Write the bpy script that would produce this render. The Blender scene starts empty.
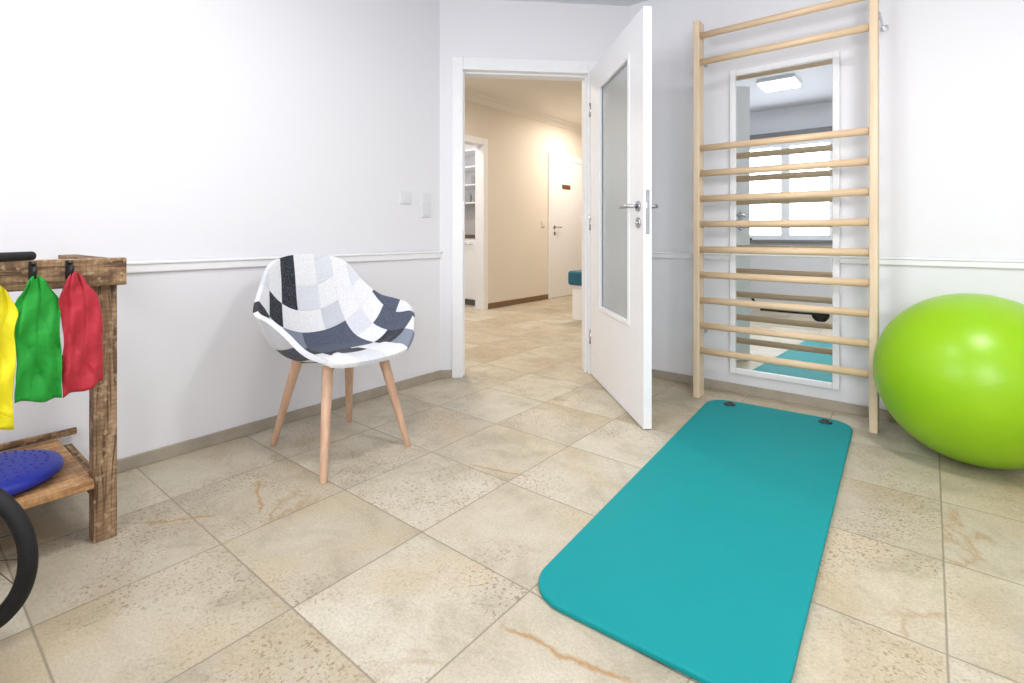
import bpy, bmesh, math, random
from mathutils import Vector, Matrix
random.seed(4)
scn = bpy.context.scene
try:
    scn.view_settings.view_transform = 'Standard'
    scn.view_settings.look = 'None'
except Exception: pass
COL = scn.collection

# ---------------------------------------------------------------- materials
def s2l(c):
    return tuple((x/255/12.92 if x/255 <= .04045 else ((x/255+.055)/1.055)**2.4) for x in c)
class NT:
    def __init__(s, name):
        s.m = bpy.data.materials.new(name); s.m.use_nodes = True
        s.t = s.m.node_tree; s.b = s.t.nodes['Principled BSDF']
    def n(s, typ, **kw):
        nd = s.t.nodes.new(typ)
        for k, v in kw.items():
            if k in nd.inputs.keys(): nd.inputs[k].default_value = v
            else: setattr(nd, k, v)
        return nd
    def l(s, a, b): s.t.links.new(a, b)
    def math(s, op, a, b=None, clamp=False):
        nd = s.t.nodes.new('ShaderNodeMath'); nd.operation = op; nd.use_clamp = clamp
        for i, v in enumerate((a, b)):
            if v is None: continue
            if isinstance(v, (int, float)): nd.inputs[i].default_value = v
            else: s.l(v, nd.inputs[i])
        return nd.outputs[0]
    def mix(s, f, a, b, mode='MIX'):
        nd = s.t.nodes.new('ShaderNodeMix'); nd.data_type = 'RGBA'; nd.blend_type = mode
        for sock, v in ((nd.inputs['Factor'], f), (nd.inputs[6], a), (nd.inputs[7], b)):
            if isinstance(v, (int, float)): sock.default_value = v
            elif isinstance(v, tuple): sock.default_value = (*v[:3], 1)
            else: s.l(v, sock)
        return nd.outputs[2]
    def ramp(s, f, stops, const=False):
        nd = s.t.nodes.new('ShaderNodeValToRGB')
        cr = nd.color_ramp
        if const: cr.interpolation = 'CONSTANT'
        while len(cr.elements) < len(stops): cr.elements.new(.5)
        for e, (p, c) in zip(cr.elements, stops):
            e.position = p; e.color = (*c, 1) if len(c) == 3 else c
        s.l(f, nd.inputs[0]); return nd.outputs[0]
    def bump(s, h, strength=.2, dist=.01):
        nd = s.n('ShaderNodeBump', Strength=strength, Distance=dist)
        s.l(h, nd.inputs['Height']); s.l(nd.outputs[0], s.b.inputs['Normal'])
def simple(name, rgb, rough=.5, metal=0, noise=.04, nscale=20, bump=0., bscale=200, spec=None, trans=0, coat=0, sheen=0, emis=0):
    t = NT(name); c = s2l(rgb)
    tc = t.n('ShaderNodeTexCoord')
    nz = t.n('ShaderNodeTexNoise', Scale=nscale, Detail=4.0); t.l(tc.outputs['Object'], nz.inputs['Vector'])
    a = tuple(max(0, x*(1-noise)) for x in c); b = tuple(min(1, x*(1+noise)) for x in c)
    t.l(t.mix(nz.outputs[0], a, b), t.b.inputs['Base Color'])
    t.b.inputs['Roughness'].default_value = rough
    t.b.inputs['Metallic'].default_value = metal
    if spec is not None: t.b.inputs['Specular IOR Level'].default_value = spec
    if trans: t.b.inputs['Transmission Weight'].default_value = trans
    if coat: t.b.inputs['Coat Weight'].default_value = coat
    if sheen: t.b.inputs['Sheen Weight'].default_value = sheen
    if emis:
        t.b.inputs['Emission Color'].default_value = (*c, 1); t.b.inputs['Emission Strength'].default_value = emis
    if bump:
        n2 = t.n('ShaderNodeTexNoise', Scale=bscale, Detail=3.0); t.l(tc.outputs['Object'], n2.inputs['Vector'])
        t.bump(n2.outputs[0], bump, .002)
    return t.m
def wood(name, c1, c2, axis=2, scale=6, rough=.5, dark=None, strength=.2):
    t = NT(name); tc = t.n('ShaderNodeTexCoord'); mp = t.n('ShaderNodeMapping')
    sc = [scale*6]*3; sc[axis] = scale*.35; mp.inputs['Scale'].default_value = sc
    t.l(tc.outputs['Object'], mp.inputs[0])
    nz = t.n('ShaderNodeTexNoise', Scale=1.0, Detail=6.0, Distortion=.6); t.l(mp.outputs[0], nz.inputs['Vector'])
    col = t.ramp(nz.outputs[0], [(.3, s2l(c1)), (.7, s2l(c2))])
    if dark:
        n2 = t.n('ShaderNodeTexNoise', Scale=2.2, Detail=8.0, Distortion=1.2); t.l(mp.outputs[0], n2.inputs['Vector'])
        f = t.ramp(n2.outputs[0], [(.46, (0, 0, 0)), (.62, (.95, .95, .95))])
        n3 = t.n('ShaderNodeTexNoise', Scale=11.0, Detail=7.0, Distortion=1.2); t.l(tc.outputs['Object'], n3.inputs['Vector'])
        f2 = t.ramp(n3.outputs[0], [(.50, (0, 0, 0)), (.68, (.8, .8, .8))])
        n4 = t.n('ShaderNodeTexNoise', Scale=45.0, Detail=4.0); t.l(tc.outputs['Object'], n4.inputs['Vector'])
        f4 = t.ramp(n4.outputs[0], [(.56, (0, 0, 0)), (.66, (.6, .6, .6))])
        w = t.n('ShaderNodeTexWave', Scale=22.0, Distortion=2.5, Detail=3.0); w.bands_direction = 'XYZ'[axis]
        t.l(tc.outputs['Object'], w.inputs['Vector'])
        f3 = t.ramp(w.outputs[1], [(.6, (0, 0, 0)), (1, (.25, .25, .25))])
        col = t.mix(f, col, s2l(dark)); col = t.mix(f2, col, s2l(dark)); col = t.mix(f3, col, s2l(dark))
        col = t.mix(f4, col, s2l((196, 172, 138)))
    t.l(col, t.b.inputs['Base Color']); t.b.inputs['Roughness'].default_value = rough
    t.bump(nz.outputs[0], strength, .004)
    return t.m

def floor_mat():
    t = NT('limestone_tiles'); tc = t.n('ShaderNodeTexCoord'); sp = t.n('ShaderNodeSeparateXYZ')
    t.l(tc.outputs['Object'], sp.inputs[0])
    T = .42
    u = t.math('DIVIDE', t.math('SUBTRACT', sp.outputs[0], .03), T)
    v = t.math('DIVIDE', t.math('SUBTRACT', sp.outputs[1], .65), T)
    def edge(w):
        f = t.math('FRACT', w); return t.math('MINIMUM', f, t.math('SUBTRACT', 1.0, f))
    e = t.math('MINIMUM', edge(u), edge(v))
    grout = t.ramp(e, [(.003, (1, 1, 1)), (.008, (0, 0, 0))])
    cb = t.n('ShaderNodeCombineXYZ'); t.l(t.math('FLOOR', u), cb.inputs[0]); t.l(t.math('FLOOR', v), cb.inputs[1])
    wn = t.n('ShaderNodeTexWhiteNoise'); wn.noise_dimensions = '3D'; t.l(cb.outputs[0], wn.inputs[0])
    off = t.n('ShaderNodeVectorMath'); off.operation = 'SCALE'; off.inputs['Scale'].default_value = 20
    t.l(wn.outputs[1], off.inputs[0])
    ad = t.n('ShaderNodeVectorMath'); ad.operation = 'ADD'; t.l(tc.outputs['Object'], ad.inputs[0]); t.l(off.outputs[0], ad.inputs[1])
    P = ad.outputs[0]
    def N(scale, det=6., dist=0., rough=.55, vec=P):
        n = t.n('ShaderNodeTexNoise', Scale=scale, Detail=det, Distortion=dist, Roughness=rough); t.l(vec, n.inputs['Vector']); return n.outputs[0]
    base = t.ramp(N(5, 9, .4, .70), [(.28, s2l((176, 168, 149))), (.48, s2l((203, 195, 178))), (.72, s2l((216, 210, 196)))])
    tint = t.ramp(wn.outputs[0], [(0, s2l((232, 227, 217))), (.4, s2l((250, 248, 243))), (.75, s2l((255, 255, 252))), (1, s2l((243, 235, 220)))])
    base = t.mix(1.0, base, tint, 'MULTIPLY')
    st0 = t.ramp(N(1.9, 5, .5, .55), [(.50, (0, 0, 0)), (.70, (.55, .55, .55))])
    base = t.mix(st0, base, s2l((192, 168, 130)))
    st = t.ramp(N(2.6, 9, .7, .66), [(.60, (0, 0, 0)), (.72, (.65, .65, .65))])
    base = t.mix(st, base, s2l((166, 130, 88)))
    sg = t.ramp(N(2.7, 6, .6, .6), [(.56, (0, 0, 0)), (.72, (.5, .5, .5))])
    base = t.mix(sg, base, s2l((156, 148, 130)))
    vn = N(1.3, 6, .4, .55)
    vein = t.ramp(t.math('ABSOLUTE', t.math('SUBTRACT', vn, .57)), [(0, (.5, .5, .5)), (.006, (.28, .28, .28)), (.02, (0, 0, 0))])
    msk = t.ramp(N(1.0, 2), [(.55, (0, 0, 0)), (.65, (1, 1, 1))])
    base = t.mix(t.math('MULTIPLY', vein, msk), base, s2l((166, 122, 70)))
    # individual rust veins that cross single tiles
    for (x0, y0, x1, y1, wd) in ((-.80, .932, -.46, .985, .011), (-1.98, .90, -1.72, .80, .009), (-1.45, 1.50, -1.18, 1.58, .009), (-1.98, .52, -1.82, .72, .009)):
        dx, dy = x1-x0, y1-y0; L2 = dx*dx+dy*dy; L = math.sqrt(L2)
        wob = N(9, 5, .5, .6, tc.outputs['Object'])
        px = t.math('SUBTRACT', sp.outputs[0], x0); py = t.math('SUBTRACT', sp.outputs[1], y0)
        al = t.math('ADD', t.math('MULTIPLY', px, dx/L2), t.math('MULTIPLY', py, dy/L2))
        ac = t.math('ABSOLUTE', t.math('ADD', t.math('SUBTRACT', t.math('MULTIPLY', px, dy/L), t.math('MULTIPLY', py, dx/L)), t.math('MULTIPLY', t.math('SUBTRACT', wob, .5), .07)))
        m1 = t.ramp(ac, [(0, (.8, .8, .8)), (wd, (0, 0, 0))])
        m2 = t.ramp(al, [(0, (0, 0, 0)), (.12, (1, 1, 1)), (.85, (1, 1, 1)), (1, (0, 0, 0))])
        base = t.mix(t.math('MULTIPLY', m1, m2), base, s2l((174, 128, 70)))
    pit = t.ramp(N(110, 3, 0, .6), [(.56, (0, 0, 0)), (.62, (1, 1, 1))])
    pm = t.ramp(N(2.3, 5, .5), [(.48, (.06, .06, .06)), (.62, (.75, .75, .75))])
    pitf = t.math('MULTIPLY', pit, pm)
    base = t.mix(pitf, base, s2l((138, 112, 82)))
    fine = t.ramp(N(150, 3), [(.35, (.85, .85, .85)), (.6, (1, 1, 1))])
    base = t.mix(1.0, base, fine, 'MULTIPLY')
    base = t.mix(t.math('MULTIPLY', grout, .85), base, s2l((138, 128, 110)))
    t.l(base, t.b.inputs['Base Color'])
    rg = t.math('ADD', t.math('MULTIPLY', N(14, 4), .3), .32); t.l(rg, t.b.inputs['Roughness'])
    h = t.math('SUBTRACT', t.math('SUBTRACT', 1.0, grout), t.math('MULTIPLY', pitf, .5))
    t.bump(h, .35, .002)
    return t.m
# patch colours: rows run from the top of the back (0) to the front lip, columns across from arm to arm
PW, PL, PP, PD, PB, PG = (234, 234, 237), (202, 205, 212), (218, 220, 227), (74, 81, 99), (24, 27, 36), (128, 136, 152)
ROWS = [
 [PW, PW, PB, PW, PP, PW, PW, PW],
 [PP, PW, PB, PP, PW, PW, PP, PW],
 [PW, PB, PW, PW, PL, PW, PW, PW],
 [PB, PP, PG, PD, PD, PP, PW, PD],
 [PW, PW, PB, PD, PD, PW, PD, PD],
 [PP, PD, PW, PB, PW, PB, PD, PW],
 [PW, PP, PW, PP, PW, PG, PW, PW]]
def patch_mat():
    t = NT('patchwork_fabric'); uv = t.n('ShaderNodeUVMap'); uv.uv_map = 'UVMap'
    s0 = t.n('ShaderNodeSeparateXYZ'); t.l(uv.outputs[0], s0.inputs[0])
    uf = t.math('FLOOR', s0.outputs[0]); vf = t.math('DIVIDE', s0.outputs[1], 8.0)
    col = None
    for r, row in enumerate(ROWS):
        c = t.ramp(vf, [(i/8, s2l(x)) for i, x in enumerate(row)], True)
        if col is None: col = c
        else: col = t.mix(t.math('GREATER_THAN', uf, r-.5), col, c)
    tc = t.n('ShaderNodeTexCoord')
    nz = t.n('ShaderNodeTexNoise', Scale=190.0, Detail=2.0); t.l(tc.outputs['Object'], nz.inputs['Vector'])
    sp = t.ramp(nz.outputs[0], [(.44, (.0, .0, .0)), (.62, (.20, .20, .20))])
    col = t.mix(sp, col, s2l((140, 147, 162)))
    fr = t.n('ShaderNodeVectorMath'); fr.operation = 'FRACTION'; t.l(uv.outputs[0], fr.inputs[0])
    s = t.n('ShaderNodeSeparateXYZ'); t.l(fr.outputs[0], s.inputs[0])
    e = t.math('MINIMUM', t.math('MINIMUM', s.outputs[0], t.math('SUBTRACT', 1., s.outputs[0])), t.math('MINIMUM', s.outputs[1], t.math('SUBTRACT', 1., s.outputs[1])))
    seam = t.ramp(e, [(0.0, (0, 0, 0)), (.035, (1, 1, 1))])
    t.l(col, t.b.inputs['Base Color']); t.b.inputs['Roughness'].default_value = .9
    t.b.inputs['Sheen Weight'].default_value = .05
    t.bump(seam, .4, .004)
    return t.m
def ball_mat():
    t = NT('green_vinyl')
    t.b.inputs['Roughness'].default_value = .33
    tc = t.n('ShaderNodeTexCoord'); sp = t.n('ShaderNodeSeparateXYZ'); t.l(tc.outputs['Object'], sp.inputs[0])
    w = t.math('SINE', t.math('MULTIPLY', sp.outputs[2], 420))
    w = t.ramp(w, [(.0, (0, 0, 0)), (.8, (1, 1, 1))])
    nz = t.n('ShaderNodeTexNoise', Scale=6.0, Detail=3.0); t.l(tc.outputs['Object'], nz.inputs['Vector'])
    t.l(t.mix(nz.outputs[0], s2l((136, 190, 2)), s2l((152, 202, 8))), t.b.inputs['Base Color'])
    t.bump(w, .08, .001)
    return t.m
def wall_mat(name, rgb):
    t = NT(name); c = s2l(rgb); tc = t.n('ShaderNodeTexCoord')
    nz = t.n('ShaderNodeTexNoise', Scale=1.2, Detail=3.0); t.l(tc.outputs['Object'], nz.inputs['Vector'])
    t.l(t.mix(nz.outputs[0], tuple(x*.975 for x in c), c), t.b.inputs['Base Color'])
    t.b.inputs['Roughness'].default_value = .6; t.b.inputs['Specular IOR Level'].default_value = .3
    n2 = t.n('ShaderNodeTexNoise', Scale=120.0, Detail=3.0); t.l(tc.outputs['Object'], n2.inputs['Vector'])
    t.bump(n2.outputs[0], .08, .002)
    return t.m

M = {}
M['floor'] = floor_mat()
M['wall'] = wall_mat('white_wall_paint', (235, 235, 240))
M['hall'] = wall_mat('cream_wall_paint', (234, 226, 214))
M['ceil'] = wall_mat('ceiling_paint', (222, 224, 232))
M['hceil'] = wall_mat('hall_ceiling_paint', (240, 236, 230))
M['white'] = simple('white_lacquer', (241, 242, 245), .35)
M['base'] = simple('stone_baseboard', (166, 157, 142), .55, noise=.2, nscale=15)
M['hbase'] = simple('brown_baseboard', (128, 100, 74), .5, noise=.2)
M['glass'] = simple('satin_glass', (226, 232, 234), .22, trans=.6, noise=.01)
M['chrome'] = simple('brushed_steel', (190, 192, 198), .25, metal=1)
M['mirror'] = simple('mirror_glass', (232, 238, 241), .0, metal=1, noise=0)
M['mframe'] = simple('mirror_white_frame', (240, 241, 245), .4)
M['birch'] = wood('pale_beech', (218, 192, 160), (236, 216, 188), 2, rough=.45, strength=.05)
M['rung'] = wood('beech_rung', (214, 182, 146), (234, 208, 174), 0, rough=.4, strength=.05)
M['leg'] = wood('chair_leg_beech', (198, 158, 132), (220, 184, 156), 2, rough=.45, strength=.05)
M['oldz'] = wood('weathered_timber_post', (134, 104, 76), (178, 148, 114), 2, 5, .8, (82, 58, 40), .9)
M['oldy'] = wood('weathered_timber_board', (128, 98, 70), (172, 140, 104), 1, 5, .8, (80, 56, 38), .9)
M['oldx'] = wood('weathered_timber_beam', (128, 98, 70), (172, 140, 104), 0, 5, .8, (80, 56, 38), .9)
M['shelfw'] = wood('shelf_timber', (182, 134, 86), (206, 162, 112), 1, 5, .6, (140, 98, 58), .3)
M['mat'] = simple('teal_foam', (0, 144, 148), .6, noise=.03, nscale=4, bump=.25, bscale=260, spec=.3)
M['black'] = simple('black_metal', (24, 24, 26), .4)
M['rubber'] = simple('black_rubber', (20, 20, 23), .7, bump=.3, bscale=120)
M['ring'] = simple('dark_eyelet', (40, 46, 52), .35)
M['patch'] = patch_mat()
M['ball'] = ball_mat()
def band(name, rgb):
    t = NT(name); c = s2l(rgb); tc = t.n('ShaderNodeTexCoord')
    nz = t.n('ShaderNodeTexNoise', Scale=14.0, Detail=5.0, Distortion=1.0); t.l(tc.outputs['Object'], nz.inputs['Vector'])
    t.l(t.mix(nz.outputs[0], tuple(x*.82 for x in c), tuple(min(1, x*1.12) for x in c)), t.b.inputs['Base Color'])
    t.b.inputs['Roughness'].default_value = .6
    t.b.inputs['Sheen Weight'].default_value = .1
    t.bump(nz.outputs[0], .6, .014)
    return t.m
M['yellow'] = band('yellow_latex', (240, 226, 10))
M['green'] = band('green_latex', (14, 156, 42))
M['red'] = band('red_latex', (184, 34, 52))
M['blue'] = simple('blue_vinyl', (22, 42, 160), .45, bump=.3, bscale=90)
M['benchblue'] = simple('petrol_leatherette', (24, 96, 122), .4)
M['plastic'] = simple('switch_plastic', (226, 227, 231), .35)
M['lamp'] = simple('lamp_diffuser', (255, 255, 255), .5, noise=0, emis=5)
M['sill'] = simple('grey_sill', (120, 120, 122), .5)
M['worktop'] = simple('dark_worktop', (96, 74, 58), .5)
M['brown'] = simple('brown_sign', (112, 74, 44), .5)
M['jar'] = simple('ceramic_grey', (150, 150, 150), .4)

# ---------------------------------------------------------------- geometry helpers
def addbox(bm, a, b, mi=0):
    vs = [bm.verts.new((x, y, z)) for x in (a[0], b[0]) for y in (a[1], b[1]) for z in (a[2], b[2])]
    for f in ((0, 1, 3, 2), (4, 6, 7, 5), (0, 4, 5, 1), (2, 3, 7, 6), (0, 2, 6, 4), (1, 5, 7, 3)):
        fc = bm.faces.new([vs[i] for i in f]); fc.material_index = mi
def tube(bm, p1, p2, r1, r2=None, seg=20, mi=0):
    r2 = r1 if r2 is None else r2
    p1, p2 = Vector(p1), Vector(p2); d = (p2-p1).normalized()
    up = Vector((0, 0, 1)) if abs(d.z) < .95 else Vector((1, 0, 0))
    a = d.cross(up).normalized(); b = d.cross(a)
    R = []
    for p, r in ((p1, r1), (p2, r2)):
        R.append([bm.verts.new(p+a*r*math.cos(2*math.pi*i/seg)+b*r*math.sin(2*math.pi*i/seg)) for i in range(seg)])
    for i in range(seg):
        f = bm.faces.new((R[0][i], R[0][(i+1) % seg], R[1][(i+1) % seg], R[1][i])); f.smooth = True; f.material_index = mi
    bm.faces.new(R[0]).material_index = mi; bm.faces.new(R[1]).material_index = mi
def sweep(bm, pts, r, seg=12):
    pts = [Vector(p) for p in pts]; rings = []
    for i, p in enumerate(pts):
        d = (pts[min(i+1, len(pts)-1)]-pts[max(i-1, 0)]).normalized()
        up = Vector((0, 0, 1)) if abs(d.z) < .9 else Vector((0, 1, 0))
        a = d.cross(up).normalized(); b = d.cross(a)
        rings.append([bm.verts.new(p+a*r*math.cos(2*math.pi*k/seg)+b*r*math.sin(2*math.pi*k/seg)) for k in range(seg)])
    for q in range(len(rings)-1):
        for k in range(seg):
            bm.faces.new((rings[q][k], rings[q][(k+1) % seg], rings[q+1][(k+1) % seg], rings[q+1][k])).smooth = True
    bm.faces.new(rings[0]); bm.faces.new(rings[-1])
def torus(bm, c, R, r, axis='Z', seg=48, ms=12):
    rings = []
    for i in range(seg):
        A = 2*math.pi*i/seg; ring = []
        for j in range(ms):
            B = 2*math.pi*j/ms; rr = R+r*math.cos(B); h = r*math.sin(B)
            p = (rr*math.cos(A), rr*math.sin(A), h) if axis == 'Z' else (rr*math.cos(A), h, rr*math.sin(A))
            ring.append(bm.verts.new(Vector(p)+Vector(c)))
        rings.append(ring)
    for i in range(seg):
        for j in range(ms):
            bm.faces.new((rings[i][j], rings[(i+1) % seg][j], rings[(i+1) % seg][(j+1) % ms], rings[i][(j+1) % ms])).smooth = True
def fin(name, bm, mats, bevel=0, parent=None, loc=(0, 0, 0), rotz=0, **props):
    bmesh.ops.recalc_face_normals(bm, faces=bm.faces)
    me = bpy.data.meshes.new(name); bm.to_mesh(me); bm.free()
    ob = bpy.data.objects.new(name, me); COL.objects.link(ob)
    for m in (mats if isinstance(mats, list) else [mats]): me.materials.append(M[m])
    ob.location = loc; ob.rotation_euler = (0, 0, rotz)
    if bevel:
        md = ob.modifiers.new('bevel', 'BEVEL'); md.width = bevel; md.segments = 3; md.limit_method = 'ANGLE'
    if parent: ob.parent = parent
    for k, v in props.items(): ob[k] = v
    return ob
def boxes(name, bl, mats, bevel=0, **kw):
    bm = bmesh.new()
    for b in bl: addbox(bm, *b)
    return fin(name, bm, mats, bevel, **kw)
def empty(name, loc, label, category, rotz=0, **props):
    e = bpy.data.objects.new(name, None); COL.objects.link(e); e.location = loc; e.rotation_euler = (0, 0, rotz)
    e['label'] = label; e['category'] = category
    for k, v in props.items(): e[k] = v
    return e
ST = dict(kind='structure')

# ---------------------------------------------------------------- room shell
XL, YF, YB, XR, H = -2.46, 3.18, -.62, 2.1, 2.46
A = (XL, 2.29)
boxes('floor', [((-6.6, -.8, -.1), (2.3, 9.2, 0))], 'floor', **ST)
bm = bmesh.new()
poly = [(XL-.02, YB-.02), (XR+.02, YB-.02), (XR+.02, YF+.02), (-1.57, YF+.02), (XL-.02, 2.29)]
lo = [bm.verts.new((x, y, H)) for x, y in poly]; hi = [bm.verts.new((x, y, H+.05)) for x, y in poly]
bm.faces.new(lo); bm.faces.new(hi)
for i in range(5): bm.faces.new((lo[i], lo[(i+1) % 5], hi[(i+1) % 5], hi[i]))
fin('ceiling', bm, 'ceil', **ST)
boxes('ceiling_hallway', [((-6.6, -.8, 2.6), (2.3, 9.2, 2.68))], 'hceil', **ST)
boxes('wall_left', [((XL-.12, YB-.14, 0), (XL, 2.36, 2.6))], 'wall', **ST)
boxes('wall_far', [((-1.6, YF, 0), (XR+.14, YF+.12, 2.6))], 'wall', **ST)
boxes('wall_right', [((XR, YB-.14, 0), (XR+.14, YF, 2.6))], 'wall', **ST)
W = [(-1.9, -.85), (.2, 1.3)]; wz0, wz1 = .86, 2.06  # second window is unseen, added to bring more light into the room
bl = [((XL, YB-.14, 0), (XR, YB, wz0)), ((XL, YB-.14, wz1), (XR, YB, 2.6)), ((XL, YB-.14, wz0), (W[0][0], YB, wz1)),
      ((W[0][1], YB-.14, wz0), (W[1][0], YB, wz1)), ((W[1][1], YB-.14, wz0), (XR, YB, wz1))]
boxes('wall_back', bl, 'wall', **ST)
for i, (a, b) in enumerate(W):
    y0, y1 = YB-.11, YB-.05; m = (a+b)/2
    fr = [((a, y0, wz0), (a+.06, y1, wz1)), ((b-.06, y0, wz0), (b, y1, wz1)), ((a+.06, y0, wz0), (b-.06, y1, wz0+.06)),
          ((a+.06, y0, wz1-.06), (b-.06, y1, wz1)), ((m-.05, y0, wz0+.06), (m+.05, y1, wz1-.06))]
    w = boxes('window_%d' % (i+1), fr, 'white', .006, **ST)
    boxes('trim_%d' % (i+10), [((a-.05, YB-.04, wz0-.04), (b+.05, YB+.09, wz0))], 'sill', .005, **ST)
    boxes('trim_%d' % (i+12), [((a-.08, YB, wz1+.02), (b+.08, YB+.10, wz1+.10))], 'sill', .005, **ST)
    L = bpy.data.lights.new('window_daylight', 'AREA'); L.shape = 'RECTANGLE'; L.size = b-a+.1; L.size_y = wz1-wz0+.1
    L.energy = 35 if i == 0 else 61; L.color = (.985, .985, 1.0)
    lo_ = bpy.data.objects.new('window_daylight', L); COL.objects.link(lo_)
    lo_.matrix_world = Matrix.Translation((m, YB-.2, (wz0+wz1)/2)) @ Matrix.Rotation(math.radians(90), 4, 'X')
R45 = math.radians(45); LD = 1.2587; DT = .13
boxes('wall_diagonal', [((-.03, 0, 0), (.11, DT, 2.6)), ((1.02, 0, 0), (LD+.05, DT, 2.6)), ((.11, 0, 2.04), (1.02, DT, 2.6))], 'wall', loc=(A[0], A[1], 0), rotz=R45, **ST)
jl, jr, ol, orr = .150, .979, .079, 1.046
fr = [((ol, -.014, 0), (jl, DT+.014, 2.078)), ((jr, -.014, 0), (orr, DT+.014, 2.078)), ((jl, -.014, 1.996), (jr, DT+.014, 2.078))]
boxes('trim_1', fr, 'white', .004, loc=(A[0], A[1], 0), rotz=R45, **ST)
boxes('trim_2', [((jl-.0005, .035, 0), (jl+.012, DT, 1.996)), ((jr-.012, .035, 0), (jr+.0005, DT, 1.996)), ((jl+.012, .035, 1.984), (jr-.012, DT, 1.9965))], 'white', .003, loc=(A[0], A[1], 0), rotz=R45, **ST)
boxes('trim_3', [((jl-.001, .008, .96), (jl+.002, .03, 1.14))], 'chrome', loc=(A[0], A[1], 0), rotz=R45, **ST)
def rail(name, bl, **kw): boxes(name, bl, 'white', .006, **kw, **ST)
rail('trim_4', [((XL, YB, .775), (XL+.014, A[1]+.005, .822)), ((XL, YB, .808), (XL+.022, A[1]+.01, .822))])
rail('trim_5', [((-1.57, YF-.014, .775), (XR, YF, .815)), ((-1.57, YF-.020, .803), (XR, YF, .815))])
boxes('baseboard_left', [((XL, YB, 0), (XL+.014, A[1]+.006, .052))], 'base', .003, **ST)
boxes('baseboard_far', [((-1.565, YF-.014, 0), (XR, YF, .052))], 'base', .003, **ST)
boxes('baseboard_diagonal', [((.005, -.012, 0), (ol, 0, .052)), ((orr, -.012, 0), (LD-.005, 0, .052))], 'base', .003, loc=(A[0], A[1], 0), rotz=R45, **ST)

# hallway
XH = -4.25
boxes('wall_hallway', [((XH-.12, 1.2, 0), (XH, 3.72, 2.6)), ((XH-.12, 4.68, 0), (XH, 9.1, 2.6)), ((XH-.12, 3.72, 2.04), (XH, 4.68, 2.6))], 'hall', **ST)
boxes('wall_hallway_end', [((XH, 9.0, 0), (-2.9, 9.1, 2.6))], 'hall', **ST)
boxes('wall_hallway_near', [((XH, 1.2, 0), (XL-.12, 1.3, 2.6))], 'hall', **ST)
boxes('wall_hallway_right', [((-2.9, 5.6, 0), (-1.0, 9.1, 2.6))], 'hall', **ST)
boxes('wall_hallway_side', [((-1.0, YF+.12, 0), (-.9, 5.7, 2.6))], 'hall', **ST)
boxes('wall_kitchen_end', [((-5.9, 3.2, 0), (-5.8, 5.6, 2.6))], 'white', **ST)
boxes('wall_kitchen_back', [((-5.8, 5.5, 0), (XH-.12, 5.6, 2.6))], 'white', **ST)
boxes('wall_kitchen_near', [((-5.9, 3.1, 0), (XH-.12, 3.2, 2.6))], 'white', **ST)
bm = bmesh.new()
pr = [(0, 2.6), (.10, 2.6), (.085, 2.575), (.05, 2.56), (.03, 2.53), (.012, 2.51), (0, 2.505)]
v0 = [bm.verts.new((XH+a, 1.3, z)) for a, z in pr]; v1 = [bm.verts.new((XH+a, 9.0, z)) for a, z in pr]
for i in range(len(pr)): bm.faces.new((v0[i], v0[(i+1) % len(pr)], v1[(i+1) % len(pr)], v1[i]))
bm.faces.new(v0); bm.faces.new(v1)
fin('trim_6', bm, 'hceil', **ST)
boxes('baseboard_hallway', [((XH, 1.3, 0), (XH+.014, 3.66, .07)), ((XH, 4.755, 0), (XH+.014, 6.04, .07)), ((XH, 7.06, 0), (XH+.014, 9, .07))], 'hbase', .003, **ST)
boxes('trim_7', [((XH-.13, 3.66, 0), (XH+.015, 3.74, 2.1)), ((XH-.13, 4.67, 0), (XH+.015, 4.75, 2.1)), ((XH-.13, 3.74, 2.02), (XH+.015, 4.67, 2.1))], 'white', .004, **ST)
boxes('trim_8', [((XH, 6.05, 0), (XH+.02, 6.13, 2.1)), ((XH, 6.97, 0), (XH+.02, 7.05, 2.1)), ((XH, 6.13, 2.02), (XH+.02, 6.97, 2.1))], 'white', .004, **ST)
d2 = boxes('door_2', [((XH, 6.13, .005), (XH+.012, 6.97, 2.02))], 'white', .002, **ST)
bm = bmesh.new(); tube(bm, (XH+.012, 6.2, 1.03), (XH+.02, 6.2, 1.03), .026); tube(bm, (XH+.02, 6.2, 1.03), (XH+.06, 6.2, 1.03), .009)
sweep(bm, [(XH+.055, 6.195, 1.03), (XH+.06, 6.24, 1.03), (XH+.058, 6.32, 1.03)], .009)
tube(bm, (XH+.012, 6.2, .94), (XH+.018, 6.2, .94), .024)
fin('door_handle', bm, 'chrome', parent=d2)
boxes('door_sign', [((XH+.0125, 6.40, 1.60), (XH+.018, 6.62, 1.665))], 'brown', .001, label='small brown rectangular sign on the white hallway door', category='sign')
def switch(name, x, y, z, h=.08, n=1, out=.01, **kw):
    e = boxes(name, [((0, -.04, -h/2), (out, .04, h/2))], 'plastic', .003, loc=(x, y, z), **kw)
    for i in range(n):
        zc = -h/2+h*(i+.5)/n
        boxes('rocker', [((out, -.027, zc-.027), (out+.004, .027, zc+.027))], 'plastic', .002, parent=e)
    return e
switch('light_switch', XL, 2.006, 1.15, h=.075, label='single white light switch on the wall above the chair', category='light switch')
s = switch('light_switch', XL, 2.168, 1.11, h=.15, n=2, label='double white light switch beside the door frame', category='light switch')
switch('light_switch', XH, 5.93, 1.07, h=.085, label='small white switch on the cream hallway wall', category='light switch')

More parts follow.
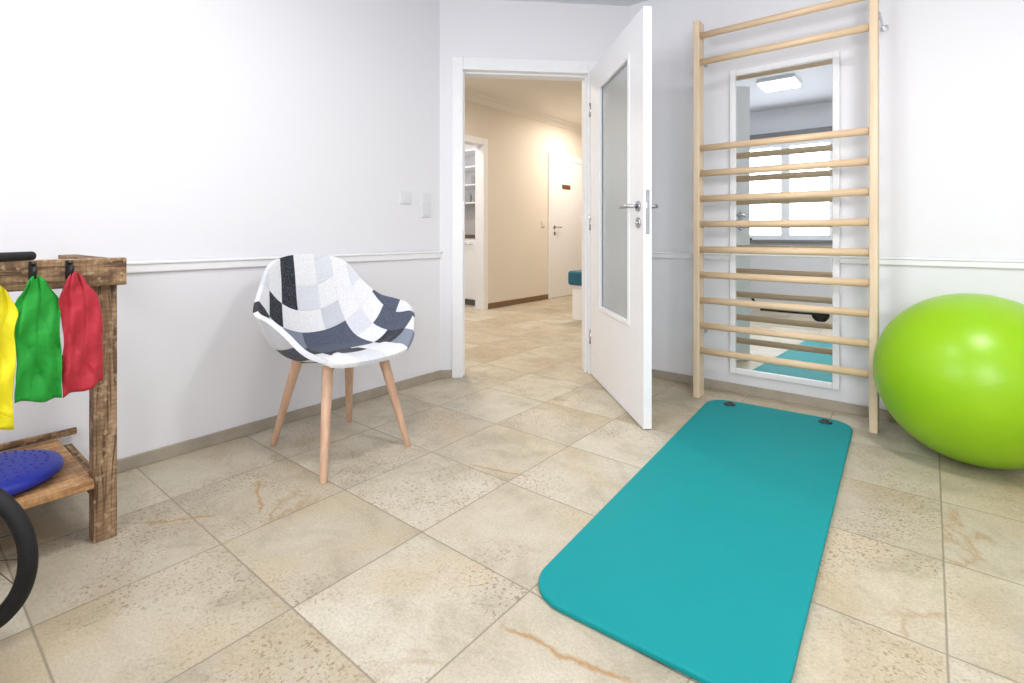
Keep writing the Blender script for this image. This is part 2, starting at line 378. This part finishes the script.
# ---------------------------------------------------------------- door leaf
Hx, Hy = -1.738, 2.968
LL, TH = .972, .04
g0, g1, gz0, gz1 = .205, .765, .47, 1.845
d1 = boxes('door_1', [((0, 0, .008), (g0, TH, 2.008)), ((g1, 0, .008), (LL, TH, 2.008)), ((g0, 0, .008), (g1, TH, gz0)), ((g0, 0, gz1), (g1, TH, 2.008))], 'white', loc=(Hx, Hy, 0), rotz=-R45, **ST)
boxes('glass_pane', [((g0-.005, .016, gz0-.005), (g1+.005, .024, gz1+.005))], 'glass', parent=d1, label='satin glass pane')
bd = []
for ya, yb in ((-.006, .014), (.026, TH+.006)):
    bd += [((g0-.012, ya, gz0-.012), (g0+.014, yb, gz1+.012)), ((g1-.014, ya, gz0-.012), (g1+.012, yb, gz1+.012)),
           ((g0+.014, ya, gz0-.012), (g1-.014, yb, gz0+.014)), ((g0+.014, ya, gz1-.014), (g1-.014, yb, gz1+.012))]
boxes('glazing_bead', bd, 'white', .004, parent=d1)
hs = LL-.065
for sgn, y0 in ((-1, 0), (1, TH)):
    bm = bmesh.new()
    tube(bm, (hs, y0, 1.065), (hs, y0+sgn*.009, 1.065), .027, .025, 28)
    tube(bm, (hs, y0+sgn*.009, 1.065), (hs, y0+sgn*.05, 1.065), .010)
    sweep(bm, [(hs, y0+sgn*.045, 1.065), (hs-.012, y0+sgn*.054, 1.065), (hs-.04, y0+sgn*.056, 1.065), (hs-.12, y0+sgn*.052, 1.065)], .0095)
    tube(bm, (hs, y0, .985), (hs, y0+sgn*.008, .985), .027, .025, 28)
    tube(bm, (hs, y0, .985), (hs, y0+sgn*.014, .985), .009, .009, 12)
    fin('door_handle', bm, 'chrome', parent=d1, label='brushed steel lever handle')
boxes('lock_plate', [((LL-.001, .011, .93), (LL+.002, .029, 1.14)), ((LL, .014, 1.05), (LL+.010, .026, 1.08)), ((LL, .016, .95), (LL+.003, .024, .99))], 'chrome', parent=d1)
for z in (.25, 1.0, 1.75):
    bm = bmesh.new(); tube(bm, (-.009, .0, z-.045), (-.009, .0, z+.045), .009); fin('hinge', bm, 'chrome', parent=d1)

# ---------------------------------------------------------------- kitchen / hall furniture
kc = empty('kitchen_base_cabinet', (-5.0, 5.1, 0), 'white kitchen base cabinet under a dark worktop', 'cabinet')
boxes('body', [((-.78, -.25, .08), (.6, .38, .88))], 'white', .003, parent=kc)
boxes('plinth', [((-.78, -.2, 0), (.6, .38, .08))], 'sill', parent=kc)
for a in (-.78, -.32, .14):
    dd = boxes('cabinet_door', [((a+.004, -.27, .09), (a+.455, -.25, .87))], 'white', .003, parent=kc)
    bm = bmesh.new(); tube(bm, (a+.1, -.29, .80), (a+.3, -.29, .80), .006); fin('handle', bm, 'chrome', parent=dd)
boxes('worktop', [((-5.79, 4.82, .8805), (-4.385, 5.49, .92))], 'worktop', .003, label='dark kitchen worktop on the white cabinets', category='worktop')
ks = empty('wall_shelf', (-5.0, 5.36, 1.35), 'white open kitchen shelf unit above the worktop', 'shelf')
boxes('body', [((-.75, -.2, 0), (-.73, .13, .75)), ((.58, -.2, 0), (.6, .13, .75)), ((-.75, -.2, 0), (.6, .13, .02)), ((-.75, -.2, .25), (.6, .13, .27)), ((-.75, -.2, .5), (.6, .13, .52)), ((-.75, -.2, .73), (.6, .13, .75))], 'white', .002, parent=ks)
for i, (x, z) in enumerate([(-5.05, 1.37), (-4.9, 1.37), (-4.75, 1.62), (-4.95, 1.62), (-4.6, 1.37), (-4.85, 1.87)]):
    bm = bmesh.new(); tube(bm, (0, 0, 0), (0, 0, .11), .04, .042); tube(bm, (0, 0, .11), (0, 0, .13), .035, .02)
    fin('storage_jar', bm, 'jar', .003, loc=(x, 5.26, z), label='small grey lidded jar on the white kitchen shelf', category='jar', group='jars on the kitchen shelf')
bench = empty('bench', (-2.3, 5.02, 0), 'white box bench with petrol blue padded top', 'bench')
boxes('base', [((-.72, -.26, 0), (.7, .26, .36))], 'white', .006, parent=bench)
boxes('cushion', [((-.76, -.30, .375), (.74, .32, .53))], 'benchblue', .03, parent=bench, label='petrol blue padded cushion')
boxes('top_board', [((-.735, -.275, .352), (.72, .3, .377))], 'white', .004, parent=bench)

# ---------------------------------------------------------------- mirror
mx0, mx1, mz0, mz1 = -.913, -.365, .115, 1.885
mr = empty('wall_mirror', ((mx0+mx1)/2, YF, mz0), 'tall rectangular wall mirror with a white frame behind the wall bars', 'mirror')
hw = (mx1-mx0)/2; hh = mz1-mz0; fw = .032
boxes('frame', [((-hw, -.028, 0), (-hw+fw, -.001, hh)), ((hw-fw, -.028, 0), (hw, -.001, hh)), ((-hw+fw, -.028, 0), (hw-fw, -.001, fw)), ((-hw+fw, -.028, hh-fw), (hw-fw, -.001, hh))], 'mframe', .004, parent=mr)
boxes('mirror_glass', [((-hw+fw-.004, -.016, fw-.004), (hw-fw+.004, -.008, hh-fw+.004))], 'mirror', parent=mr)

# ---------------------------------------------------------------- wall bars
wb = empty('wall_bars', (-.617, 2.965, 0), 'tall pale wooden wall bars with round rungs mounted before the mirror', 'wall bars')
PH = 2.14
for x0 in (-.43, .395):
    boxes('post', [((x0, -.045, 0), (x0+.035, .045, PH))], 'birch', .006, parent=wb)
rz = [.268+.1435*i for i in range(9)]+[1.905, 2.055]
rm = None
for z in rz:
    if rm is None:
        bm = bmesh.new(); seg = 20; R = []
        for x in (-.402, .402):
            R.append([bm.verts.new((x, .0145*math.cos(2*math.pi*i/seg), .0185*math.sin(2*math.pi*i/seg))) for i in range(seg)])
        for i in range(seg): bm.faces.new((R[0][i], R[0][(i+1) % seg], R[1][(i+1) % seg], R[1][i])).smooth = True
        bm.faces.new(R[0]); bm.faces.new(R[1])
        rm = fin('rung', bm, 'rung', parent=wb, loc=(0, -.018, z))
    else:
        r = rm.copy(); COL.objects.link(r); r.parent = wb; r.location = (0, -.018, z)
for x in (-.435, .435):
    for z in (.35, 1.96):
        sg = 1 if x > 0 else -1
        bm = bmesh.new(); addbox(bm, (x-.003, .0, z-.014), (x+.003, .214, z+.014)); addbox(bm, (min(x, x+.022*sg), .208, z-.014), (max(x, x+.022*sg), .214, z+.014))
        fin('bracket', bm, 'chrome', parent=wb)

# ---------------------------------------------------------------- exercise mat
bm = bmesh.new(); hw, hl, rr, n = .325, .950, .11, 10
pts = []
for cx, cy, a0 in ((hw-rr+.012, hl-rr, 0), (-hw+rr-.004, hl-rr, 90), (-hw+rr+.030, -hl+rr, 180), (hw-rr-.018, -hl+rr, 270)):
    for i in range(n+1):
        a = math.radians(a0+90*i/n); pts.append((cx+rr*math.cos(a), cy+rr*math.sin(a)))
lo = [bm.verts.new((x, y, .0)) for x, y in pts]; hi = [bm.verts.new((x, y, .016)) for x, y in pts]
bm.faces.new(lo); bm.faces.new(hi)
for i in range(len(pts)): bm.faces.new((lo[i], lo[(i+1) % len(pts)], hi[(i+1) % len(pts)], hi[i])).smooth = True
em = fin('exercise_mat', bm, 'mat', .005, loc=(-.572, 2.012, .001), rotz=math.radians(3.0), label='turquoise foam exercise mat with two eyelets on the tiled floor', category='exercise mat')
for x in (-.215, .225):
    bm = bmesh.new(); torus(bm, (x, hl-.075, .0165), .022, .008, seg=28, ms=10); tube(bm, (x, hl-.075, .010), (x, hl-.075, .0172), .016)
    fin('eyelet', bm, 'ring', parent=em, label='dark round hanging eyelet')

# ---------------------------------------------------------------- ball
bm = bmesh.new(); bmesh.ops.create_uvsphere(bm, u_segments=96, v_segments=64, radius=.343)
for f in bm.faces: f.smooth = True
ball = fin('exercise_ball', bm, 'ball', loc=(.143, 2.834, .342), label='large lime green inflated exercise ball on the floor', category='exercise ball')
ball.rotation_euler = (math.radians(50), math.radians(-10), 0)
bm = bmesh.new(); tube(bm, (0, 0, -.340), (0, 0, -.345), .012, .010); fin('valve_plug', bm, 'green', parent=ball)

# ---------------------------------------------------------------- chair
ch = empty('armchair', (-2.0, 1.27, 0), 'patchwork upholstered bucket armchair in white, grey and navy on wooden legs', 'chair')
K = [(.262, .0, .420), (.258, .11, .424), (.228, .200, .436), (.180, .265, .475), (.125, .307, .55), (.055, .33, .600), (-.04, .33, .615), (-.125, .298, .635),
     (-.195, .245, .705), (-.245, .185, .800), (-.28, .10, .836), (-.290, .0, .842)]
def cr(t):
    t = max(0, min(t, len(K)-1)); i = min(int(t), len(K)-2); f = t-i
    def g(j):
        if j < 0: a = K[-j]; return (a[0], -a[1], a[2])
        if j >= len(K): a = K[2*(len(K)-1)-j]; return (a[0], -a[1], a[2])
        return K[j]
    p = [Vector(g(i+q)) for q in (-1, 0, 1, 2)]
    return .5*((2*p[1])+(-p[0]+p[2])*f+(2*p[0]-5*p[1]+4*p[2]-p[3])*f*f+(-p[0]+3*p[1]-3*p[2]+p[3])*f**3)
NA, NS = 120, 26
bm = bmesh.new(); uvl = bm.loops.layers.uv.new('UVMap'); UV = {}
c0 = bm.verts.new((.0, 0, .405)); CELL = .135; UO, VO = 5.0, 3.6
UV[c0] = (UO, VO)
rings = []
for j in range(1, NS+1):
    s = j/NS; ring = []
    for i in range(NA):
        q = i/NA*2; side = 1 if q <= 1 else -1; tt = q if q <= 1 else 2-q
        rim = cr(tt*(len(K)-1)); f, l, z = rim.x, rim.y*side, rim.z
        rise = (z-.405); up = max(0, min(1, rise/.2))
        h = (1-up)*s+up*(1-(1-s)**1.75)
        g = 0 if s < .3 else ((s-.3)/.7)**(1.0+.6*up)
        zz = .405+rise*g
        if up < .15: zz = .405+rise*math.sin(s*math.pi*.62)-(.012*max(0, s-.85)/.15)
        lip = max(0, s-.9)/.1*.016*up
        rad = math.hypot(f, l); x = f*h+f/rad*lip; y = l*h+l/rad*lip
        v = bm.verts.new((x, y, zz)); ring.append(v)
        rz_ = max(0, zz-.405); nf = f/rad; nl = l/rad
        UV[v] = ((x-.95*rz_*max(0, -nf))/CELL+UO, (y+.95*rz_*nl*abs(nl))/CELL+VO)
    rings.append(ring)
for i in range(NA): bm.faces.new((c0, rings[0][i], rings[0][(i+1) % NA]))
for j in range(NS-1):
    for i in range(NA): bm.faces.new((rings[j][i], rings[j+1][i], rings[j+1][(i+1) % NA], rings[j][(i+1) % NA]))
for f in bm.faces:
    f.smooth = True
    for lp in f.loops: lp[uvl].uv = UV[lp.vert]
seat = fin('seat', bm, 'patch', parent=ch, label='patchwork fabric bucket seat with armrests')
sm = seat.modifiers.new('smooth', 'SMOOTH'); sm.factor = .5; sm.iterations = 4
so = seat.modifiers.new('solid', 'SOLIDIFY'); so.thickness = .020; so.offset = -1
b2 = seat.modifiers.new('bev', 'BEVEL'); b2.width = .007; b2.segments = 2; b2.limit_method = 'ANGLE'; b2.angle_limit = math.radians(50)
feet = [(-.248, -.171, -.115, -.125), (.240, -.221, .13, -.135), (.222, .197, .135, .125), (-.232, .200, -.115, .125)]
for fx, fy, tx, ty in feet:
    bm = bmesh.new(); p0 = Vector((fx, fy, 0)); p1 = Vector((tx, ty, .401))
    tube(bm, p0, p1, .0135, .0225, 24)
    for v in bm.verts:
        if v.co.z < .02: v.co.z = 0
    fin('leg', bm, 'leg', .003, parent=ch, label='round tapered beech leg')
bm = bmesh.new()
tube(bm, (-.12, -.13, .382), (.13, .125, .382), .010); tube(bm, (-.12, .13, .382), (.13, -.13, .382), .010); tube(bm, (0, 0, .368), (0, 0, .392), .05)
fin('seat_mount', bm, 'black', parent=ch, label='black metal cross mount under the seat')

# ---------------------------------------------------------------- timber rack
rk = empty('timber_rack', (-1.96, .42, 0), 'weathered timber rack with hook rail and low shelf against the wall', 'rack')
def rb(name, a, b, m, bev=.003, **kw):
    o = (-1.96, .42, 0)
    return boxes(name, [(tuple(p-q for p, q in zip(a, o)), tuple(p-q for p, q in zip(b, o)))], m, bev, parent=rk, **kw)
rb('post', (-2.0, .408, 0), (-1.945, .466, .80), 'oldz')
rb('post', (-2.0, -.52, 0), (-1.945, -.45, .80), 'oldz')
rb('hook_rail', (-1.938, -.55, .775), (-1.912, .482, .858), 'oldy')
rb('top_beam', (-2.44, .41, .80), (-1.939, .465, .855), 'oldx')
rb('top_beam', (-2.44, -.51, .80), (-1.939, -.455, .855), 'oldx')
rb('shelf_board', (-2.42, -.449, .172), (-1.93, .407, .198), 'shelfw')
rb('back_rail', (-2.438, -.5, .199), (-2.421, .46, .222), 'oldy')
rb('shelf_support', (-2.42, .409, .13), (-2.001, .445, .171), 'oldx')
for y in (.345, .268, .19, -.05, -.2):
    bm = bmesh.new(); x0 = -1.912+1.96; yy = y-.42
    addbox(bm, (x0, yy-.008, .80), (x0+.004, yy+.008, .855))
    sweep(bm, [(x0+.004, yy, .815), (x0+.02, yy, .806), (x0+.034, yy, .812), (x0+.038, yy, .828), (x0+.036, yy, .842)], .0045, 10)
    tube(bm, (x0+.004, yy, .845), (x0+.018, yy, .852), .004)
    fin('hook', bm, 'black', parent=rk, label='small black coat hook')

def smooth(a, b, x):
    x = max(0, min(1, (x-a)/(b-a))); return x*x*(3-2*x)
def drape(name, mat, yc, x0, wl, wr, zt, zb, seed, label, hem=0, hooky=None):
    """Cloth band doubled over a hook: gathered at the top, crumpled panel below with a squared hem."""
    rnd = random.Random(seed); ph = [rnd.uniform(0, 6) for _ in range(8)]
    bm = bmesh.new(); NA, NB = 72, 36
    hy = yc if hooky is None else hooky
    for layer in range(2):
        rings = []
        zbl = zb+(0 if layer == 0 else .022+.01*seed)
        for j in range(NB+1):
            b = j/NB; ring = []
            open_ = .45+.55*smooth(0, .2, b)
            for i in range(NA+1):
                a = -1+2*i/NA
                w = (wr if a > 0 else wl)*(1 if layer == 0 else .93)
                yy = hy*(1-smooth(0, .35, b))+yc*smooth(0, .35, b)
                y = yy+w*a*open_*(1+.03*math.sin(b*7+ph[3]+a))+.0015*math.sin(b*13+ph[0])
                k = 1-smooth(0, .6, b)*.5
                cr1 = abs(math.sin(a*(4.2-1.4*b)+ph[1]+1.6*b))**.6
                cr2 = math.sin(a*9+b*5+ph[2])*.5+math.sin(a*3-b*8+ph[4])*.5
                cr3 = abs(math.sin(a*2.2-b*6.5+ph[7]))**.5
                dx = .012*k*cr1+.0045*cr2+.003*math.sin(b*17+a*4+ph[5])+.007*cr3*smooth(.1, .5, b)
                x = x0+.010+dx-layer*.014
                z = zt+(zbl-zt)*b-.022*(1-b)**2*a*a-hem*a*b+.004*b*math.sin(a*4+ph[6])
                ring.append(bm.verts.new((x, y, z)))
            rings.append(ring)
        for j in range(NB):
            for i in range(NA): bm.faces.new((rings[j][i], rings[j][i+1], rings[j+1][i+1], rings[j+1][i])).smooth = True
        if layer == 0: top0 = rings[0]
        else:
            for i in range(NA): bm.faces.new((top0[i], top0[i+1], rings[0][i+1], rings[0][i])).smooth = True
    ob = fin(name, bm, mat, label=label, category='resistance band', group='resistance bands on the hook rail')
    so = ob.modifiers.new('solid', 'SOLIDIFY'); so.thickness = .0018
    return ob
drape('resistance_band', 'red', .369, -1.894, .044, .046, .822, .485, 1, 'folded red resistance band hanging from a black hook', hooky=.352, hem=-.012)
drape('resistance_band', 'green', .276, -1.891, .047, .045, .818, .478, 2, 'folded green resistance band hanging from a black hook', hem=.006, hooky=.272)
drape('resistance_band', 'yellow', .163, -1.888, .06, .063, .802, .42, 3, 'folded yellow resistance band hanging from a black hook', hooky=.185)

# blue balance cushion
bm = bmesh.new(); prof = [(0, .0), (.10, .0), (.15, .006), (.166, .018), (.168, .028), (.160, .042), (.13, .050), (.09, .054), (.04, .056), (0, .057)]
seg = 56; prev = None
for r, z in prof:
    if r == 0: cur = [bm.verts.new((0, 0, z))]
    else: cur = [bm.verts.new((r*math.cos(2*math.pi*i/seg), r*math.sin(2*math.pi*i/seg), z)) for i in range(seg)]
    if prev:
        for i in range(seg):
            k = (i+1) % seg
            if len(prev) == 1: bm.faces.new((prev[0], cur[i], cur[k])).smooth = True
            elif len(cur) == 1: bm.faces.new((prev[i], prev[k], cur[0])).smooth = True
            else: bm.faces.new((prev[i], prev[k], cur[k], cur[i])).smooth = True
    prev = cur
bc = fin('balance_cushion', bm, 'blue', loc=(-2.115, .200, .199), label='round blue inflatable balance cushion on the low shelf', category='balance cushion')
bm = bmesh.new()
for r, nn in ((.03, 8), (.055, 14), (.08, 20), (.105, 26), (.13, 32)):
    for i in range(nn):
        a = 2*math.pi*i/nn; z = .0555-.006*(r/.13)**2
        tube(bm, (r*math.cos(a), r*math.sin(a), z-.004), (r*math.cos(a), r*math.sin(a), z+.003), .005, .003, 8)
fin('nubs', bm, 'blue', parent=bc, kind='stuff')

# ---------------------------------------------------------------- kick scooter
yaw = math.atan2(.6301, .7765)
sc = empty('kick_scooter', (-1.725, .108, 0), 'black kick scooter with spoked wheel and low deck beside the rack', 'scooter')
fwh = bpy.data.objects.new('front_wheel', None); COL.objects.link(fwh); fwh.parent = sc; fwh.location = (0, 0, .190); fwh.rotation_euler = (0, 0, yaw)
bm = bmesh.new(); torus(bm, (0, 0, 0), .174, .016, 'Y', 72, 14); fin('tire', bm, 'rubber', parent=fwh)
bm = bmesh.new(); torus(bm, (0, 0, 0), .155, .006, 'Y', 72, 10); fin('rim', bm, 'black', parent=fwh)
bm = bmesh.new(); tube(bm, (0, -.035, 0), (0, .035, 0), .014); tube(bm, (0, -.03, 0), (0, -.026, 0), .022); tube(bm, (0, .026, 0), (0, .03, 0), .022); fin('hub', bm, 'chrome', parent=fwh)
for i in range(16):
    a = 2*math.pi*i/16; y = .026 if i % 2 else -.026
    bm = bmesh.new(); tube(bm, (.02*math.cos(a+.5), y, .02*math.sin(a+.5)), (.153*math.cos(a), 0, .153*math.sin(a)), .001, seg=6); fin('spoke', bm, 'black', parent=fwh)
fx, fy = math.cos(yaw+math.pi/2), math.sin(yaw+math.pi/2)
bm = bmesh.new()
for q in (-.045, .045):
    sweep(bm, [(fx*q, fy*q, .186), (fx*q, fy*q, .36), (fx*q*.9, fy*q*.9, .41)], .009)
tube(bm, (-fx*.05, -fy*.05, .41), (fx*.05, fy*.05, .41), .012); tube(bm, (0, 0, .40), (0, 0, .875), .014)
fin('fork', bm, 'black', parent=sc)
bm = bmesh.new(); tube(bm, (-fx*.17, -fy*.17, .872), (fx*.17, fy*.17, .872), .009); fin('handlebar', bm, 'black', parent=sc)
for q in (-1, 1):
    bm = bmesh.new(); tube(bm, (fx*.10*q, fy*.10*q, .872), (fx*.195*q, fy*.195*q, .872), .012); fin('grip', bm, 'rubber', .003, parent=sc)
bm = bmesh.new(); sweep(bm, [(.0, 0, .42), (.06, -.01, .38), (.2, -.03, .14), (.27, -.035, .09)], .014); fin('frame_tube', bm, 'black', parent=sc)
boxes('deck', [((.25, -.085, .075), (.72, .015, .10))], 'black', .01, parent=sc)
bm = bmesh.new(); torus(bm, (.83, -.035, .085), .068, .017, 'Y', 40, 10); fin('rear_wheel', bm, 'rubber', parent=sc)
bm = bmesh.new(); tube(bm, (.83, -.050, .085), (.83, -.02, .085), .055); fin('rear_hub', bm, 'black', parent=sc)
boxes('rear_bracket', [((.71, -.075, .075), (.84, -.065, .095)), ((.71, -.005, .075), (.84, .005, .095))], 'black', parent=sc)

# ---------------------------------------------------------------- lamps
def lamp(x, y, z, size, e, color, name='ceiling_lamp', label='square white ceiling light panel'):
    p = empty(name, (x, y, z), label, 'ceiling lamp')
    boxes('housing', [((-size/2-.012, -size/2-.012, -.03), (size/2+.012, size/2+.012, 0))], 'white', .003, parent=p)
    boxes('diffuser', [((-size/2, -size/2, -.036), (size/2, size/2, -.029))], 'lamp', parent=p)
    L = bpy.data.lights.new('lamp_light', 'AREA'); L.size = size; L.energy = e; L.color = color
    o = bpy.data.objects.new('lamp_light', L); COL.objects.link(o); o.location = (x, y, z-.05)
lamp(-1.17, .64, H, .32, 13, (1, .985, .96))
lamp(.3, 1.5, H, .32, 22, (1, .985, .96))  # unseen second panel, added to brighten the room
lamp(-3.4, 3.2, 2.6, .3, 34, (1, .90, .78))
lamp(-3.5, 6.3, 2.6, .3, 26, (1, .88, .75))
lamp(-5.0, 4.3, 2.6, .3, 18, (1, .95, .9))

w = bpy.data.worlds.new('World'); scn.world = w; w.use_nodes = True
bg = w.node_tree.nodes['Background']
bg.inputs[0].default_value = (.85, .92, 1, 1); bg.inputs[1].default_value = 1.0

# ---------------------------------------------------------------- camera
cam = bpy.data.cameras.new('camera'); co = bpy.data.objects.new('camera', cam); COL.objects.link(co)
cam.lens = 18.105; cam.sensor_width = 36; cam.shift_y = -107.5/1024; cam.clip_start = .02
co.location = (0, 0, .93); co.rotation_euler = (math.radians(90), 0, math.radians(39.06))
scn.camera = co
